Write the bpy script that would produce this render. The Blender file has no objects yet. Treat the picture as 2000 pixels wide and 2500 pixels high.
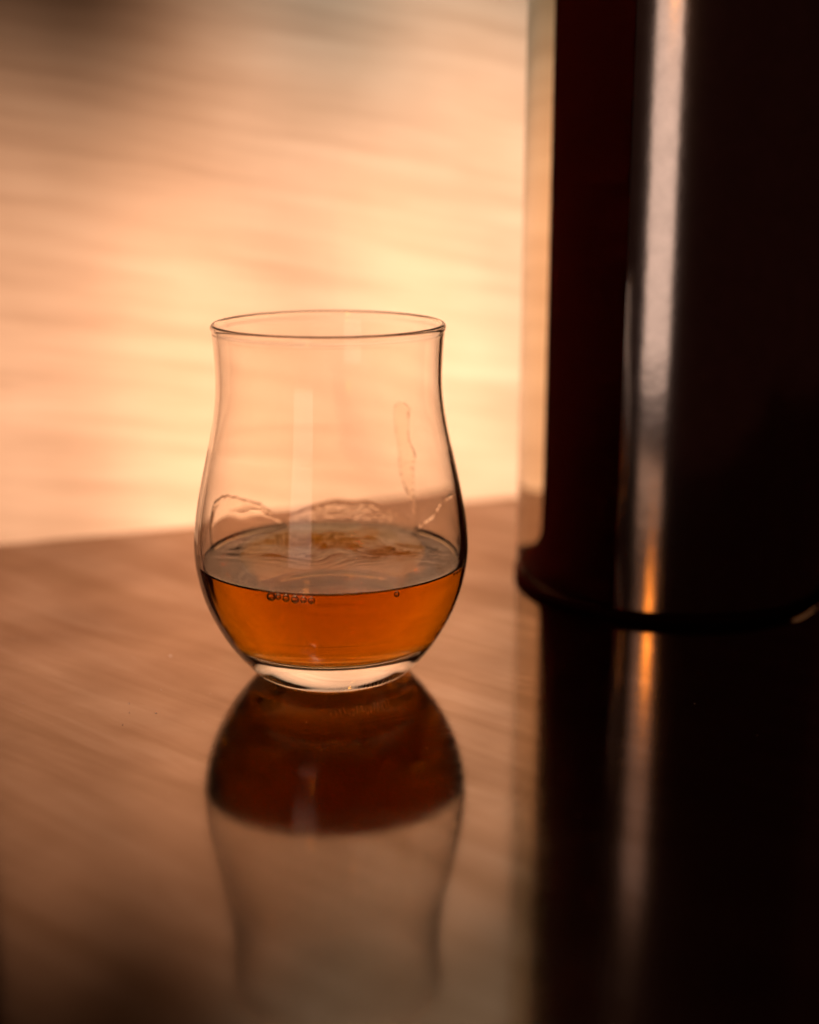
import bpy, bmesh, math, random
from mathutils import Vector, noise

random.seed(7)
sc = bpy.context.scene
col = sc.collection
R = math.radians

# ------------------------------------------------------------------ camera
cam_d = bpy.data.cameras.new('camera')
cam = bpy.data.objects.new('camera', cam_d)
col.objects.link(cam)
cam.location = (0, -0.40, 0.15107)
cam.rotation_euler = (math.pi / 2 - 0.24835, 0, 0)
cam_d.sensor_fit = 'VERTICAL'
cam_d.sensor_height = 24.0
cam_d.lens = 24.0 * 3400 / 2500
cam_d.clip_start = 0.02
cam_d.clip_end = 50
cam_d.dof.use_dof = True
cam_d.dof.focus_distance = 0.392
cam_d.dof.aperture_fstop = 2.8
cam_d.dof.aperture_blades = 0
sc.camera = cam

# ------------------------------------------------------------------ world, exposure, lamps
w = bpy.data.worlds.new('World')
sc.world = w
w.use_nodes = True
w.node_tree.nodes['Background'].inputs[0].default_value = (1.0, 0.25, 0.18, 1)
w.node_tree.nodes['Background'].inputs[1].default_value = 0.009
sc.view_settings.view_transform = 'Standard'
sc.view_settings.look = 'None'
sc.view_settings.exposure = 0
sc.view_settings.gamma = 1


def aim(o, target):
    d = Vector(target) - o.location
    o.rotation_euler = d.to_track_quat('-Z', 'Y').to_euler()


def spot(name, loc, target, power, colour, cone, radius, blend=1.0):
    d = bpy.data.lights.new(name, 'SPOT')
    d.energy = power
    d.color = colour
    d.spot_size = R(cone)
    d.spot_blend = blend
    d.shadow_soft_size = radius
    o = bpy.data.objects.new(name, d)
    col.objects.link(o)
    o.location = loc
    aim(o, target)
    return o


def area(name, loc, target, sx, sy, power, colour, spread=180):
    d = bpy.data.lights.new(name, 'AREA')
    d.shape = 'RECTANGLE'
    d.size, d.size_y = sx, sy
    d.energy = power
    d.color = colour
    d.spread = R(spread)
    o = bpy.data.objects.new(name, d)
    col.objects.link(o)
    o.location = loc
    aim(o, target)
    return o


# three warm lamps overhead, aimed low at the foot of the board behind the glass
WARM = (1.0, 0.635, 0.48)
spot('warm_lamp', (-0.188, -0.223, 0.903), (-0.085, 0.167, -0.195), 180, WARM, 18.0, 0.014)
spot('warm_lamp', (-0.164, -0.184, 0.922), (-0.003, 0.199, -0.081), 180, WARM, 14.23, 0.014)
spot('warm_lamp', (-0.120, -0.140, 0.741), (0.128, 0.249, -0.068), 112, WARM, 19.74, 0.014)
# cooler daylight reaching the top of the board, strongest at the right
spot('cool_lamp', (-0.12, -0.22, 0.95), (0.050, 0.225, 0.205), 36, (0.95, 0.93, 0.90), 21, 0.012)
# window two metres behind on the left, beyond the table
area('window_light', (-0.74, -1.74, 0.125), (0.08, 0.05, 0.13), 0.62, 0.69, 1.48, (1.0, 0.79, 0.68))
area('window_light', (-0.74, -1.74, 0.92), (0.08, 0.05, 0.92), 0.55, 0.62, 0.6, (1.0, 0.72, 0.60))
# small amber lamp further into the room, mirrored low in the bottle
area('amber_lamp', (-0.36, -1.05, 0.41), (0.085, 0.045, 0.01), 0.09, 0.09, 0.42, (1.0, 0.38, 0.04))

c = sc.cycles
c.max_bounces = 28
c.transmission_bounces = 24
c.glossy_bounces = 14
c.diffuse_bounces = 3
c.transparent_max_bounces = 16
c.caustics_reflective = False
c.caustics_refractive = True
c.blur_glossy = 0.3
c.sample_clamp_indirect = 6
c.use_denoising = True
try:
    c.denoiser = 'OPENIMAGEDENOISE'
except Exception:
    pass


# ------------------------------------------------------------------ helpers
def mesh_obj(name, verts, faces, mat, parent=None, smooth=True):
    me = bpy.data.meshes.new(name)
    me.from_pydata(verts, [], faces)
    bm = bmesh.new()
    bm.from_mesh(me)
    bmesh.ops.recalc_face_normals(bm, faces=bm.faces)
    for e in bm.edges:
        if len(e.link_faces) == 2 and e.calc_face_angle(0.0) > R(50):
            e.smooth = False
    bm.to_mesh(me)
    bm.free()
    if smooth:
        me.polygons.foreach_set('use_smooth', [True] * len(me.polygons))
    me.materials.append(mat)
    o = bpy.data.objects.new(name, me)
    col.objects.link(o)
    if parent:
        o.parent = parent
    return o


def thing(name, label, cat, loc=(0, 0, 0)):
    o = bpy.data.objects.new(name, None)
    col.objects.link(o)
    o.location = loc
    o.empty_display_size = 0.02
    o['label'] = label
    o['category'] = cat
    return o


def tag(o, label, cat):
    o['label'] = label
    o['category'] = cat


def spline(zn, rn):
    """natural cubic spline through (zn, rn)"""
    n = len(zn)
    h = [zn[i + 1] - zn[i] for i in range(n - 1)]
    a, b, cc, d = [0.0] * n, [1.0] * n, [0.0] * n, [0.0] * n
    for i in range(1, n - 1):
        a[i], b[i], cc[i] = h[i - 1], 2 * (h[i - 1] + h[i]), h[i]
        d[i] = 6 * ((rn[i + 1] - rn[i]) / h[i] - (rn[i] - rn[i - 1]) / h[i - 1])
    for i in range(1, n):
        m = a[i] / b[i - 1]
        b[i] -= m * cc[i - 1]
        d[i] -= m * d[i - 1]
    M = [0.0] * n
    M[-1] = d[-1] / b[-1]
    for i in range(n - 2, -1, -1):
        M[i] = (d[i] - cc[i] * M[i + 1]) / b[i]

    def f(z):
        i = 0
        while i < n - 2 and z > zn[i + 1]:
            i += 1
        t = z - zn[i]
        return (rn[i] + t * ((rn[i + 1] - rn[i]) / h[i] - h[i] * (2 * M[i] + M[i + 1]) / 6)
                + t * t * M[i] / 2 + t ** 3 * (M[i + 1] - M[i]) / (6 * h[i]))
    return f


def lerp_table(xs, ys):
    def f(x):
        if x <= xs[0]:
            return ys[0]
        for i in range(len(xs) - 1):
            if x <= xs[i + 1]:
                t = (x - xs[i]) / (xs[i + 1] - xs[i])
                return ys[i] + t * (ys[i + 1] - ys[i])
        return ys[-1]
    return f


def lathe(profile, seg, cx=0.0, cy=0.0):
    """profile of (r, z); r == 0 at an end makes a pole"""
    verts, faces, rings = [], [], []
    for r, z in profile:
        if r <= 1e-7:
            rings.append([len(verts)])
            verts.append((cx, cy, z))
        else:
            s = len(verts)
            for k in range(seg):
                a = 2 * math.pi * k / seg
                verts.append((cx + r * math.cos(a), cy + r * math.sin(a), z))
            rings.append(list(range(s, s + seg)))
    for A, B in zip(rings[:-1], rings[1:]):
        for k in range(seg):
            k2 = (k + 1) % seg
            if len(A) == 1 and len(B) == 1:
                continue
            if len(A) == 1:
                faces.append((A[0], B[k], B[k2]))
            elif len(B) == 1:
                faces.append((A[k], A[k2], B[0]))
            else:
                faces.append((A[k], A[k2], B[k2], B[k]))
    return verts, faces


def smoothstep(a, b, x):
    t = max(0.0, min(1.0, (x - a) / (b - a)))
    return t * t * (3 - 2 * t)


# ------------------------------------------------------------------ materials
def new_mat(name):
    m = bpy.data.materials.new(name)
    m.use_nodes = True
    nt = m.node_tree
    nt.nodes.clear()
    out = nt.nodes.new('ShaderNodeOutputMaterial')
    return m, nt, out


def N(nt, kind, **kw):
    n = nt.nodes.new(kind)
    for k, v in kw.items():
        if k.startswith('i_'):
            n.inputs[k[2:].replace('_', ' ')].default_value = v
        else:
            setattr(n, k, v)
    return n


def ramp(nt, stops, interp='LINEAR'):
    n = nt.nodes.new('ShaderNodeValToRGB')
    cr = n.color_ramp
    cr.interpolation = interp
    while len(cr.elements) < len(stops):
        cr.elements.new(0.5)
    for e, (p, cc) in zip(cr.elements, stops):
        e.position = p
        e.color = (*cc, 1)
    return n


def mat_glass():
    m, nt, out = new_mat('clear_glass')
    g = N(nt, 'ShaderNodeBsdfGlass', i_IOR=1.46, i_Roughness=0.0)
    g.inputs['Color'].default_value = (0.985, 0.975, 0.96, 1)
    nt.links.new(g.outputs[0], out.inputs['Surface'])
    return m


def mat_liquid(name, absorb, density, ior=1.36):
    m, nt, out = new_mat(name)
    g = N(nt, 'ShaderNodeBsdfGlass', i_IOR=ior, i_Roughness=0.0)
    g.inputs['Color'].default_value = (1, 1, 1, 1)
    v = N(nt, 'ShaderNodeVolumeAbsorption', i_Density=density)
    v.inputs['Color'].default_value = (*absorb, 1)
    nt.links.new(g.outputs[0], out.inputs['Surface'])
    nt.links.new(v.outputs[0], out.inputs['Volume'])
    return m


def mat_clear(name, ior, colour=(1, 1, 1)):
    m, nt, out = new_mat(name)
    g = N(nt, 'ShaderNodeBsdfGlass', i_IOR=ior, i_Roughness=0.0)
    g.inputs['Color'].default_value = (*colour, 1)
    nt.links.new(g.outputs[0], out.inputs['Surface'])
    return m


def mat_board():
    """pale wood with long near-horizontal grain"""
    m, nt, out = new_mat('pale_wood')
    tc = N(nt, 'ShaderNodeTexCoord')
    mp = N(nt, 'ShaderNodeMapping')
    rot = N(nt, 'ShaderNodeMapping')
    rot.inputs['Rotation'].default_value = (0, R(-9), 0)
    nt.links.new(tc.outputs['Object'], rot.inputs[0])
    mp.inputs['Scale'].default_value = (8, 1, 120)
    nt.links.new(rot.outputs[0], mp.inputs[0])
    wob = N(nt, 'ShaderNodeTexNoise', i_Scale=6.0, i_Detail=2.0)
    nt.links.new(tc.outputs['Object'], wob.inputs['Vector'])
    mix = N(nt, 'ShaderNodeVectorMath', operation='MULTIPLY_ADD')
    mix.inputs[1].default_value = (0.0, 0.0, 1.6)
    nt.links.new(wob.outputs['Color'], mix.inputs[0])
    nt.links.new(mp.outputs[0], mix.inputs[2])
    n1 = N(nt, 'ShaderNodeTexNoise', i_Scale=1.0, i_Detail=6.0, i_Roughness=0.6)
    nt.links.new(mix.outputs[0], n1.inputs['Vector'])
    rp = ramp(nt, [(0.28, (0.57, 0.41, 0.27)), (0.5, (0.70, 0.53, 0.365)), (0.72, (0.79, 0.63, 0.45))])
    nt.links.new(n1.outputs['Fac'], rp.inputs[0])
    n2 = N(nt, 'ShaderNodeTexNoise', i_Scale=11.0, i_Detail=3.0)
    nt.links.new(tc.outputs['Object'], n2.inputs['Vector'])
    rp2 = ramp(nt, [(0.3, (0.86, 0.84, 0.80)), (0.7, (1, 1, 1))])
    nt.links.new(n2.outputs['Fac'], rp2.inputs[0])
    mul = N(nt, 'ShaderNodeMix', data_type='RGBA', blend_type='MULTIPLY')
    mul.inputs[0].default_value = 1.0
    nt.links.new(rp.outputs[0], mul.inputs[6])
    nt.links.new(rp2.outputs[0], mul.inputs[7])
    p = N(nt, 'ShaderNodeBsdfPrincipled', i_Roughness=0.6)
    p.inputs['Specular IOR Level'].default_value = 0.25
    nt.links.new(mul.outputs[2], p.inputs['Base Color'])
    bp = N(nt, 'ShaderNodeBump', i_Strength=0.25, i_Distance=0.0004)
    nt.links.new(n1.outputs['Fac'], bp.inputs['Height'])
    nt.links.new(bp.outputs[0], p.inputs['Normal'])
    nt.links.new(p.outputs[0], out.inputs['Surface'])
    return m


def mat_table():
    """dark polished wood under a mirror-like finish with faint grain and rubbing marks"""
    m, nt, out = new_mat('dark_polished_wood')
    tc = N(nt, 'ShaderNodeTexCoord')
    mp = N(nt, 'ShaderNodeMapping')
    rot = N(nt, 'ShaderNodeMapping')
    rot.inputs['Rotation'].default_value = (0, 0, R(40))
    nt.links.new(tc.outputs['Object'], rot.inputs[0])
    mp.inputs['Scale'].default_value = (9, 75, 1)
    nt.links.new(rot.outputs[0], mp.inputs[0])
    n1 = N(nt, 'ShaderNodeTexNoise', i_Scale=1.0, i_Detail=5.0, i_Roughness=0.6, i_Distortion=0.6)
    nt.links.new(mp.outputs[0], n1.inputs['Vector'])
    rp = ramp(nt, [(0.30, (0.84, 0.65, 0.50)), (0.52, (1.02, 0.82, 0.68)), (0.70, (1.16, 0.99, 0.87))])
    nt.links.new(n1.outputs['Fac'], rp.inputs[0])
    n2 = N(nt, 'ShaderNodeTexNoise', i_Scale=22.0, i_Detail=3.0)
    nt.links.new(tc.outputs['Object'], n2.inputs['Vector'])
    rp2 = ramp(nt, [(0.3, (0.82, 0.80, 0.78)), (0.7, (1.05, 1.05, 1.05))])
    nt.links.new(n2.outputs['Fac'], rp2.inputs[0])
    mul = N(nt, 'ShaderNodeMix', data_type='RGBA', blend_type='MULTIPLY')
    mul.inputs[0].default_value = 1.0
    nt.links.new(rp.outputs[0], mul.inputs[6])
    nt.links.new(rp2.outputs[0], mul.inputs[7])
    # fine pores and a few rubbing marks
    n3 = N(nt, 'ShaderNodeTexNoise', i_Scale=1400.0, i_Detail=2.0)
    nt.links.new(tc.outputs['Object'], n3.inputs['Vector'])
    sm = N(nt, 'ShaderNodeMapping')
    sm.inputs['Rotation'].default_value = (0, 0, R(-25))
    nt.links.new(tc.outputs['Object'], sm.inputs[0])
    sm2 = N(nt, 'ShaderNodeMapping')
    sm2.inputs['Scale'].default_value = (25, 900, 1)
    nt.links.new(sm.outputs[0], sm2.inputs[0])
    n4 = N(nt, 'ShaderNodeTexNoise', i_Scale=1.0, i_Detail=3.0)
    nt.links.new(sm2.outputs[0], n4.inputs['Vector'])
    rr = N(nt, 'ShaderNodeMapRange')
    rr.inputs['From Min'].default_value = 0.45
    rr.inputs['From Max'].default_value = 0.8
    rr.inputs['To Min'].default_value = 0.085
    rr.inputs['To Max'].default_value = 0.16
    nt.links.new(n4.outputs['Fac'], rr.inputs[0])
    bp = N(nt, 'ShaderNodeBump', i_Strength=0.12, i_Distance=0.00005)
    nt.links.new(n3.outputs['Fac'], bp.inputs['Height'])
    fr = N(nt, 'ShaderNodeFresnel', i_IOR=3.8)
    nt.links.new(bp.outputs[0], fr.inputs['Normal'])
    gl = N(nt, 'ShaderNodeBsdfGlossy')
    nt.links.new(mul.outputs[2], gl.inputs['Color'])
    nt.links.new(rr.outputs[0], gl.inputs['Roughness'])
    nt.links.new(bp.outputs[0], gl.inputs['Normal'])
    df = N(nt, 'ShaderNodeBsdfDiffuse')
    df.inputs['Color'].default_value = (0.006, 0.0010, 0.0006, 1)
    p = N(nt, 'ShaderNodeMixShader')
    nt.links.new(fr.outputs[0], p.inputs[0])
    nt.links.new(df.outputs[0], p.inputs[1])
    nt.links.new(gl.outputs[0], p.inputs[2])
    nt.links.new(p.outputs[0], out.inputs['Surface'])
    return m


def mat_dark(name, colour, metal, rough, spec):
    m, nt, out = new_mat(name)
    tc = N(nt, 'ShaderNodeTexCoord')
    n = N(nt, 'ShaderNodeTexNoise', i_Scale=160.0, i_Detail=3.0)
    nt.links.new(tc.outputs['Object'], n.inputs['Vector'])
    rp = ramp(nt, [(0.3, tuple(v * 0.85 for v in colour)), (0.7, colour)])
    nt.links.new(n.outputs['Fac'], rp.inputs[0])
    p = N(nt, 'ShaderNodeBsdfPrincipled', i_Roughness=rough, i_Metallic=metal)
    p.inputs['Specular IOR Level'].default_value = spec
    nt.links.new(rp.outputs[0], p.inputs['Base Color'])
    bp = N(nt, 'ShaderNodeBump', i_Strength=0.3, i_Distance=0.0001)
    nt.links.new(n.outputs['Fac'], bp.inputs['Height'])
    nt.links.new(bp.outputs[0], p.inputs['Normal'])
    nt.links.new(p.outputs[0], out.inputs['Surface'])
    return m


def mat_plain(name, colour, rough):
    m, nt, out = new_mat(name)
    n = N(nt, 'ShaderNodeTexNoise', i_Scale=900.0)
    rp = ramp(nt, [(0.3, tuple(v * 0.7 for v in colour)), (0.7, colour)])
    nt.links.new(n.outputs['Fac'], rp.inputs[0])
    p = N(nt, 'ShaderNodeBsdfPrincipled', i_Roughness=rough)
    nt.links.new(rp.outputs[0], p.inputs['Base Color'])
    nt.links.new(p.outputs[0], out.inputs['Surface'])
    return m


M_GLASS = mat_glass()
M_WHISKY = mat_liquid('amber_whisky', (0.88, 0.72, 0.08), 128.0, 1.40)
M_FILM = mat_clear('thin_whisky_film', 1.36, (1.0, 0.985, 0.96))
M_BUBBLE = mat_clear('air_bubble', 1.0 / 1.36)
M_BOARD = mat_board()
M_TABLE = mat_table()
M_DARK = mat_dark('dark_bottle_contents', (0.014, 0.0016, 0.0010), 0.0, 0.8, 0.0)
M_REFLECTOR = mat_dark('highlight_reflector', (0.68, 0.55, 0.48), 1.0, 0.13, 0.5)  # mirror-like metal for the added sheet that shows the highlight strip
M_SHELL = mat_liquid('bottle_glass', (0.76, 0.55, 0.20), 12.0, 1.045)
M_SPECK = mat_plain('dust', (0.5, 0.42, 0.36), 0.9)
M_ETCH = mat_plain('etching', (0.55, 0.45, 0.36), 0.7)


# ------------------------------------------------------------------ tabletop and board
def rounded_slab(x0, x1, y0, y1, z0, z1, bev):
    bm = bmesh.new()
    bmesh.ops.create_cube(bm, size=1)
    for v in bm.verts:
        v.co = Vector(((x0 + x1) / 2 + v.co.x * (x1 - x0), (y0 + y1) / 2 + v.co.y * (y1 - y0), (z0 + z1) / 2 + v.co.z * (z1 - z0)))
    bmesh.ops.bevel(bm, geom=bm.edges[:], offset=bev, segments=4, affect='EDGES', profile=0.5)
    bm.normal_update()
    vs = [tuple(v.co) for v in bm.verts]
    bm.verts.index_update()
    fs = [tuple(v.index for v in f.verts) for f in bm.faces]
    bm.free()
    return vs, fs


vs, fs = rounded_slab(-0.60, 0.60, -0.20, 0.60, -0.035, 0.0, 0.004)
table = mesh_obj('tabletop', vs, fs, M_TABLE, smooth=False)
tag(table, 'dark polished tabletop with faint diagonal grain, mirroring the glass and bottle', 'table')

vs, fs = rounded_slab(-0.190, 0.215, 0.0, 0.012, -0.004, 0.44, 0.0012)
board = mesh_obj('wooden_board', vs, fs, M_BOARD, smooth=False)
board.location = (0.0, 0.2054, 0.0)
board.rotation_euler = (0, 0, math.atan(0.385))
tag(board, 'pale wooden board with horizontal grain standing blurred behind the glass', 'board')

# ------------------------------------------------------------------ the tumbler
GX = -0.0232                     # the glass stands here, at y = 0
H = 0.1053
ZN = [0.0, 0.0012, 0.004, 0.009, 0.015, 0.022, 0.03, 0.038, 0.046, 0.054, 0.062, 0.07, 0.078, 0.086, 0.094, H]
RN = [0.0195, 0.0222, 0.02575, 0.02994, 0.03377, 0.03713, 0.03952, 0.04057, 0.04024, 0.039, 0.03731, 0.03551, 0.03392, 0.03295, 0.03288, 0.03358]
r_out = spline(ZN, RN)
thick = lerp_table([0.0, 0.02, 0.03, 0.04, 0.07, H], [0.004, 0.0028, 0.0022, 0.0018, 0.0011, 0.0013])
ZB = 0.0108                       # lowest point of the inside


def bead(z):
    return math.exp(-((H - 0.0012 - z) / 0.0008) ** 2)


def r_in(z):
    return r_out(z) - thick(z)


def inner_bottom(n=14):
    """inside bowl floor, from the axis outward, joining the wall at z = 0.019"""
    zt = 0.0195
    rt = r_in(zt)
    pts = []
    for i in range(n + 1):
        a = math.pi / 2 * i / n
        e = 2 / 2.9
        r = rt * (math.sin(a) ** e)
        z = zt - (zt - ZB) * (math.cos(a) ** e)
        pts.append((r, z))
    return pts


prof = [(0, 0.0007), (0.010, 0.00065), (0.0155, 0.0004), (0.0185, 0.0)]
for i in range(0, 201):
    z = (H - 0.0006) * (i / 200)
    if i <= 20:
        z = (H - 0.0006) * 0.1 * (i / 20) ** 1.5
    prof.append((r_out(z) + 0.00030 * bead(z), z))
rm = r_out(H) - 0.0007
for i in range(1, 8):
    a = math.pi * i / 8
    prof.append((rm + 0.00078 * math.cos(a), H - 0.0006 + 0.00080 * math.sin(a)))
ib = inner_bottom()
for i in range(0, 200):
    z = (H - 0.0006) + (ib[-1][1] - (H - 0.0006)) * i / 200
    prof.append((r_in(z) - 0.00022 * bead(z), z))
prof += ib[::-1]
vs, fs = lathe(prof, 192)
glass = mesh_obj('tasting_glass', vs, fs, M_GLASS)
glass.location = (GX, 0, 0.0002)
tag(glass, 'clear tulip-shaped tasting glass with thick heavy foot, standing on the dark tabletop', 'glass')

# faint illegible etched line low on the foot
ev, ef = [], []
random.seed(3)
for s in range(15):
    phi = -1.555 + s * 0.052 + random.uniform(-0.006, 0.006)
    z = 0.0034 + 0.0004 * math.sin(s * 1.7)
    pts = []
    for k in range(7):
        t = k / 6
        pts.append((phi + 0.016 * t + 0.010 * math.sin(t * 6 + s), z + 0.0007 * math.sin(t * 5 + 1.3 * s)))
    base = len(ev)
    for (p, zz) in pts:
        rr = r_out(zz) + 0.00002
        for dz in (-0.00007, 0.00007):
            for dr in (-0.00006, 0.00003):
                ev.append(((rr + dr) * math.cos(p), (rr + dr) * math.sin(p), zz + dz))
    for k in range(6):
        a, b = base + 4 * k, base + 4 * k + 4
        ef += [(a, a + 1, b + 1, b), (a + 1, a + 3, b + 3, b + 1), (a + 3, a + 2, b + 2, b + 3), (a + 2, a, b, b + 2)]
    e0, e1 = base, base + 24
    ef += [(e0, e0 + 2, e0 + 3, e0 + 1), (e1, e1 + 1, e1 + 3, e1 + 2)]
mesh_obj('etched_mark', ev, ef, M_ETCH, glass)

# ------------------------------------------------------------------ the whisky
ZL = 0.0353
GAP = 0.00015
lp = [(max(0.0, r + (GAP if r > 0 else 0)), z - GAP) for r, z in ib]
for i in range(1, 31):
    z = ib[-1][1] + (ZL + 0.0012 - ib[-1][1]) * i / 30
    lp.append((r_in(z) + GAP, z))
SEG = 224
lv, lf = lathe(lp, SEG)
r_edge = r_in(ZL + 0.0012) + GAP
RINGS = 90


def surface(x, y, r):
    """still surface with a meniscus at the wall and the last slow ripples of a swirl"""
    men = 0.0012 * math.exp(-(r_edge - r) / 0.0011)
    back = smoothstep(-0.014, 0.010, y) * (1 - smoothstep(0.030, 0.037, r))
    wv = noise.noise(Vector((x * 55, y * 55, 2.0)))
    q = Vector((x * 60 + 3, y * 330 + 4.0 * wv, 1.7))
    rip = 1 - 2 * abs(noise.noise(q))
    rip = rip * rip * rip
    rip2 = 1 - 2 * abs(noise.noise(Vector((x * 110 + 7, y * 600 + 6.0 * wv, 5.0))))
    return ZL + men + back * (0.00072 * rip + 0.00030 * rip2 ** 3)


prev = list(range(len(lv) - SEG, len(lv)))
for j in range(1, RINGS + 1):
    t = j / RINGS
    r = r_edge * (1 - t) if j > 12 else r_edge * (1 - t * (0.35 + 0.65 * j / 12))
    if j == RINGS:
        lv.append((0, 0, surface(0, 0, 0)))
        k0 = len(lv) - 1
        for k in range(SEG):
            lf.append((prev[k], prev[(k + 1) % SEG], k0))
        break
    cur = []
    for k in range(SEG):
        a = 2 * math.pi * k / SEG
        x, y = r * math.cos(a), r * math.sin(a)
        cur.append(len(lv))
        lv.append((x, y, surface(x, y, r)))
    for k in range(SEG):
        k2 = (k + 1) % SEG
        lf.append((prev[k], prev[k2], cur[k2], cur[k]))
    prev = cur
whisky = mesh_obj('whisky', lv, lf, M_WHISKY)
whisky.location = (GX, 0, 0.0002)
tag(whisky, 'shallow pour of amber whisky lying in the bottom of the tasting glass', 'drink')


def bubble(phi, z, rad):
    bm = bmesh.new()
    bmesh.ops.create_uvsphere(bm, u_segments=20, v_segments=12, radius=rad)
    vs = [tuple(v.co) for v in bm.verts]
    fs = [tuple(v.index for v in f.verts) for f in bm.faces]
    bm.free()
    o = mesh_obj('bubble', vs, fs, M_BUBBLE, whisky)
    rr = r_in(z) - rad * 0.97
    o.location = (rr * math.cos(phi), rr * math.sin(phi), z)
    return o


for phi, z, rad in [(-1.968, 0.0348, 0.00130), (-1.908, 0.0350, 0.00086), (-1.850, 0.0348, 0.00108),
                    (-1.784, 0.0346, 0.00112), (-1.720, 0.0347, 0.00094), (-1.662, 0.0345, 0.00100),
                    (-1.035, 0.0348, 0.00085)]:
    bubble(phi, z - 0.0002, rad)
for i in range(8):
    bubble(-0.42 + 0.052 * i, 0.0353 - 0.0001 * (i % 2), 0.00052 + 0.00007 * random.random())


def patch(name, nu, nv, point, height):
    """thin closed skin of liquid lying on the inside of the glass wall;
    point(u, v) -> (phi, z); height(u, v) -> thickness in metres"""
    vs, fs = [], []
    for side in (0, 1):
        for j in range(nv + 1):
            for i in range(nu + 1):
                u, v = i / nu, j / nv
                p, z = point(u, v)
                t = height(u, v) if side else -0.00012
                rr = r_in(z) - t
                vs.append((rr * math.cos(p), rr * math.sin(p), z))
    S = (nu + 1) * (nv + 1)
    W = nu + 1
    for j in range(nv):
        for i in range(nu):
            a = j * W + i
            fs.append((a, a + 1, a + W + 1, a + W))
            fs.append((S + a, S + a + W, S + a + W + 1, S + a + 1))
    ring = [i for i in range(nu)] + [nu + W * j for j in range(nv)] + [nv * W + i for i in range(nu, 0, -1)] + [W * j for j in range(nv, 0, -1)]
    for k in range(len(ring)):
        a, b = ring[k], ring[(k + 1) % len(ring)]
        fs.append((a, S + a, S + b, b))
    return mesh_obj(name, vs, fs, M_FILM, whisky)


def curve(pts):
    xs = [0.0]
    for a, b in zip(pts[:-1], pts[1:]):
        xs.append(xs[-1] + math.hypot((a[0] - b[0]) * 0.04, a[1] - b[1]))
    L = xs[-1]
    xs = [x / L for x in xs]
    f, g = spline(xs, [p[0] for p in pts]), spline(xs, [p[1] for p in pts])
    return lambda u: (f(u), g(u))


def edge_taper(x, wd):
    return smoothstep(0, wd, x)


def film(name, pts, nu, seed, beads):
    cf = curve(pts)
    zlow = ZL - 0.0006

    def point(u, v):
        p, z = cf(u)
        z = max(z + 0.0006 * noise.noise(Vector((u * 16, seed, 3.0))) + 0.00025 * noise.noise(Vector((u * 50, seed, 9.0))), zlow + 0.0002)
        return p, zlow + (z - zlow) * v

    def height(u, v):
        p, z = cf(u)
        span = max(z - zlow, 0.0004)
        d_top = (1 - v) * span
        side = min(u, 1 - u)
        bead = max(0.0, noise.noise(Vector((u * beads * 2.2, seed, 0.5))) + 0.35)
        ridge = (0.00002 + 0.00050 * bead ** 1.5) * math.exp(-((d_top - 0.0007) / 0.00050) ** 2)
        base = 0.00004 + 0.00016 * (1 - v) * v * 4 * (0.6 + noise.noise(Vector((u * 4, v * 3, seed + 2)))) + 0.00003 * noise.noise(Vector((u * 7, v * 5, seed)))
        wedge = 0.0011 * math.exp(-v * span / 0.0011)
        t = base + ridge + wedge
        return -0.00010 + (t + 0.00010) * edge_taper(d_top, 0.0003) * edge_taper(side, 0.02)
    return patch(name, nu, 44, point, height)


film('liquid_film', [(2.960, 0.0440), (2.9063, 0.04865), (2.8632, 0.0498), (2.7372, 0.05011), (2.6458, 0.04974), (2.4855, 0.0474),
                     (2.3488, 0.04533), (2.2255, 0.04292), (2.149, 0.04071), (2.0953, 0.03841), (2.0300, 0.0358)], 260, 1.0, 13)
film('liquid_film', [(-0.06, 0.0572), (0.20, 0.0536), (0.3907, 0.05036), (0.5253, 0.04711), (0.6208, 0.04286), (0.7317, 0.03985), (0.8249, 0.0362)], 200, 4.0, 9)

# one drip trail running down the back wall
le = curve([(0.9777, 0.07626), (0.9967, 0.06958), (0.9897, 0.06487), (0.9932, 0.05857), (0.9816, 0.05064), (0.9253, 0.04614), (0.8913, 0.0432), (0.8542, 0.0360)])
re_ = curve([(0.7731, 0.07691), (0.825, 0.07023), (0.832, 0.06488), (0.8002, 0.06264), (0.835, 0.05604), (0.8447, 0.0514), (0.8558, 0.0465), (0.8300, 0.04354), (0.8085, 0.0360)])


def leg_point(u, v):
    a, b = le(v), re_(v)
    p = a[0] + (b[0] - a[0]) * u
    z = a[1] + (b[1] - a[1]) * u + 0.0019 * math.sin(math.pi * u) * (1 - v) ** 8
    return p, z


def leg_height(u, v):
    a, b = le(v), re_(v)
    wd = abs(b[0] - a[0]) * 0.036
    d = min(u, 1 - u) * wd
    top = v * 0.04
    dd = min(d, top)
    n_ = noise.noise(Vector((u * 3, v * 22, 8.0)))
    beads = (0.5 + 0.5 * math.sin(u * 40)) if v < 0.04 else 1.0
    ridge = max(0.0, 0.00014 + 0.00040 * n_) * math.exp(-((dd - 0.00045) / 0.00030) ** 2) * beads
    body = (0.00002 + 0.00006 * smoothstep(0.35, 0.75, v) * smoothstep(0.0, 0.002, d))
    t = ridge + body + 0.0006 * math.exp(-(1 - v) * 0.04 / 0.001)
    return -0.0001 + (t + 0.0001) * edge_taper(dd, 0.0003)


def smear_point(u, v):
    p = 2.10 + (0.86 - 2.10) * u
    return p, ZL - 0.0004 + (0.0085 + 0.002 * noise.noise(Vector((u * 5, 0.3, 1.0)))) * math.sin(math.pi * (0.12 + 0.76 * u)) * v


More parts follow.
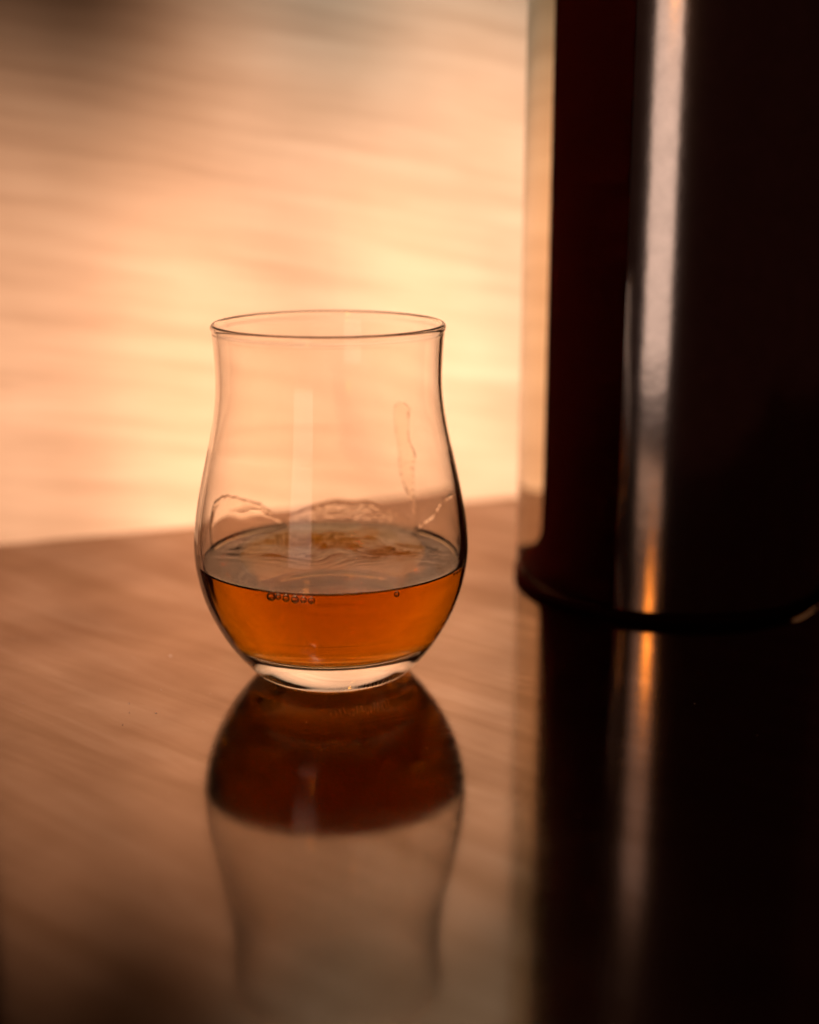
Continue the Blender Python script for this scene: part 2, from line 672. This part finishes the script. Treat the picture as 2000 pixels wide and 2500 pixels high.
def smear_height(u, v):
    n_ = noise.noise(Vector((u * 26, v * 7 + 3 * noise.noise(Vector((u * 9, v * 4, 0))), 4.0)))
    n2 = noise.noise(Vector((u * 60, v * 16, 7.0)))
    t = 0.00013 * n_ + 0.00009 * n2 - 0.00002
    t *= smoothstep(0, 0.25, u) * smoothstep(0, 0.25, 1 - u) * (1 - v) ** 0.7
    return -0.0001 + (t + 0.0001) * smoothstep(0, 0.25, 1 - v) * smoothstep(0, 0.05, min(u, 1 - u))


patch('liquid_film', 220, 60, smear_point, smear_height)
patch('drip_trail', 40, 260, leg_point, leg_height)

# ------------------------------------------------------------------ the bottle
BX, BY, BR = 0.0955, 0.098, 0.0555
bottle = thing('bottle', 'tall dark bottle with clear thick glass edge, cut off by the right of the picture', 'bottle', (BX, BY, 0.0002))
bp_ = [(0, 0.0018), (0.030, 0.0014), (0.046, 0.0006), (0.0520, 0.0)]
for i in range(1, 9):
    a = math.pi / 2 * i / 8
    bp_.append((0.0520 + 0.0035 * math.sin(a), 0.0035 * (1 - math.cos(a))))
for i in range(1, 25):
    bp_.append((BR, 0.0035 + (0.245 - 0.0035) * i / 24))
for i in range(1, 13):
    t = i / 12
    bp_.append((BR + (0.0165 - BR) * smoothstep(0, 1, t), 0.245 + 0.05 * t))
bp_ += [(0.0165, 0.335), (0.0175, 0.337), (0.0175, 0.349), (0.0160, 0.350), (0, 0.350)]
vs, fs = lathe(bp_, 128)
mesh_obj('glass_shell', vs, fs, M_SHELL, bottle)
CR = BR * 0.795
cp = [(0, 0.0024), (0.044, 0.0016), (BR * 0.93, 0.0028), (BR * 0.94, 0.0038), (BR * 0.90, 0.0055), (BR * 0.85, 0.0080), (CR * 1.01, 0.0140)]
for i in range(1, 13):
    cp.append((CR, 0.018 + (0.243 - 0.018) * i / 12))
for i in range(1, 11):
    t = i / 10
    cp.append((CR + (0.011 - CR) * smoothstep(0, 1, t), 0.243 + 0.05 * t))
cp += [(0.011, 0.330), (0, 0.330)]
vs, fs = lathe(cp, 96)
mesh_obj('dark_contents', vs, fs, M_DARK, bottle)
# reflective sheet added round the bottle front to catch the window highlight
def label(name, mat, A0, A1, Z0, Z1, NA=64):
    lv2, lf2 = [], []
    for rr in (BR + 0.00005, BR + 0.00035):
        for z in (Z0, Z1):
            for k in range(NA + 1):
                a = A0 + (A1 - A0) * k / NA
                lv2.append((rr * math.cos(a), rr * math.sin(a), z))
    Wd = NA + 1
    for k in range(NA):
        lf2.append((k, k + 1, Wd + k + 1, Wd + k))
        lf2.append((2 * Wd + k, 3 * Wd + k, 3 * Wd + k + 1, 2 * Wd + k + 1))
        lf2.append((k, 2 * Wd + k, 2 * Wd + k + 1, k + 1))
        lf2.append((Wd + k, Wd + k + 1, 3 * Wd + k + 1, 3 * Wd + k))
    lf2 += [(0, Wd, 3 * Wd, 2 * Wd), (NA, 2 * Wd + NA, 3 * Wd + NA, Wd + NA)]
    return mesh_obj(name, lv2, lf2, mat, bottle)


fv, ff = lathe([(0.0500, 0.0), (0.0560, 0.0), (0.0562, 0.0010), (0.0562, 0.0024), (0.0557, 0.0029), (0.0545, 0.0029), (0.0500, 0.0002), (0.0500, 0.0)], 128)
mesh_obj('heel_glint_cover', fv, ff, M_DARK, bottle)  # dark ring added to cover the bright line at the heel
label('label', M_REFLECTOR, R(-90 - 28), R(-90 + 80), 0.0036, 0.238)  # no real label: reflector added so the window shows as a strip

# ------------------------------------------------------------------ dust on the tabletop
dv, df = [], []
random.seed(11)
for (x, y, s) in [(0.0815, -0.0275, 0.00022), (-0.0285, -0.041, 0.00016), (-0.0713, -0.0345, 0.0003), (0.094, -0.05, 0.00015), (-0.075, 0.012, 0.0003)] + [(random.uniform(-0.13, -0.02), random.uniform(-0.10, 0.03), random.uniform(0.00006, 0.00014)) for _ in range(26)] + [(random.uniform(0.0, 0.05), random.uniform(-0.14, 0.0), random.uniform(0.00006, 0.00012)) for _ in range(10)]:
    b = len(dv)
    for k in range(6):
        a = k * math.pi / 3
        dv.append((x + s * math.cos(a) * random.uniform(0.5, 1.4), y + s * math.sin(a) * random.uniform(0.6, 1.6), 0.00003))
    dv.append((x, y, 0.0003))
    for k in range(6):
        df.append((b + k, b + (k + 1) % 6, b + 6))
dust = mesh_obj('dust', dv, df, M_SPECK, table, smooth=False)
dust['kind'] = 'stuff'
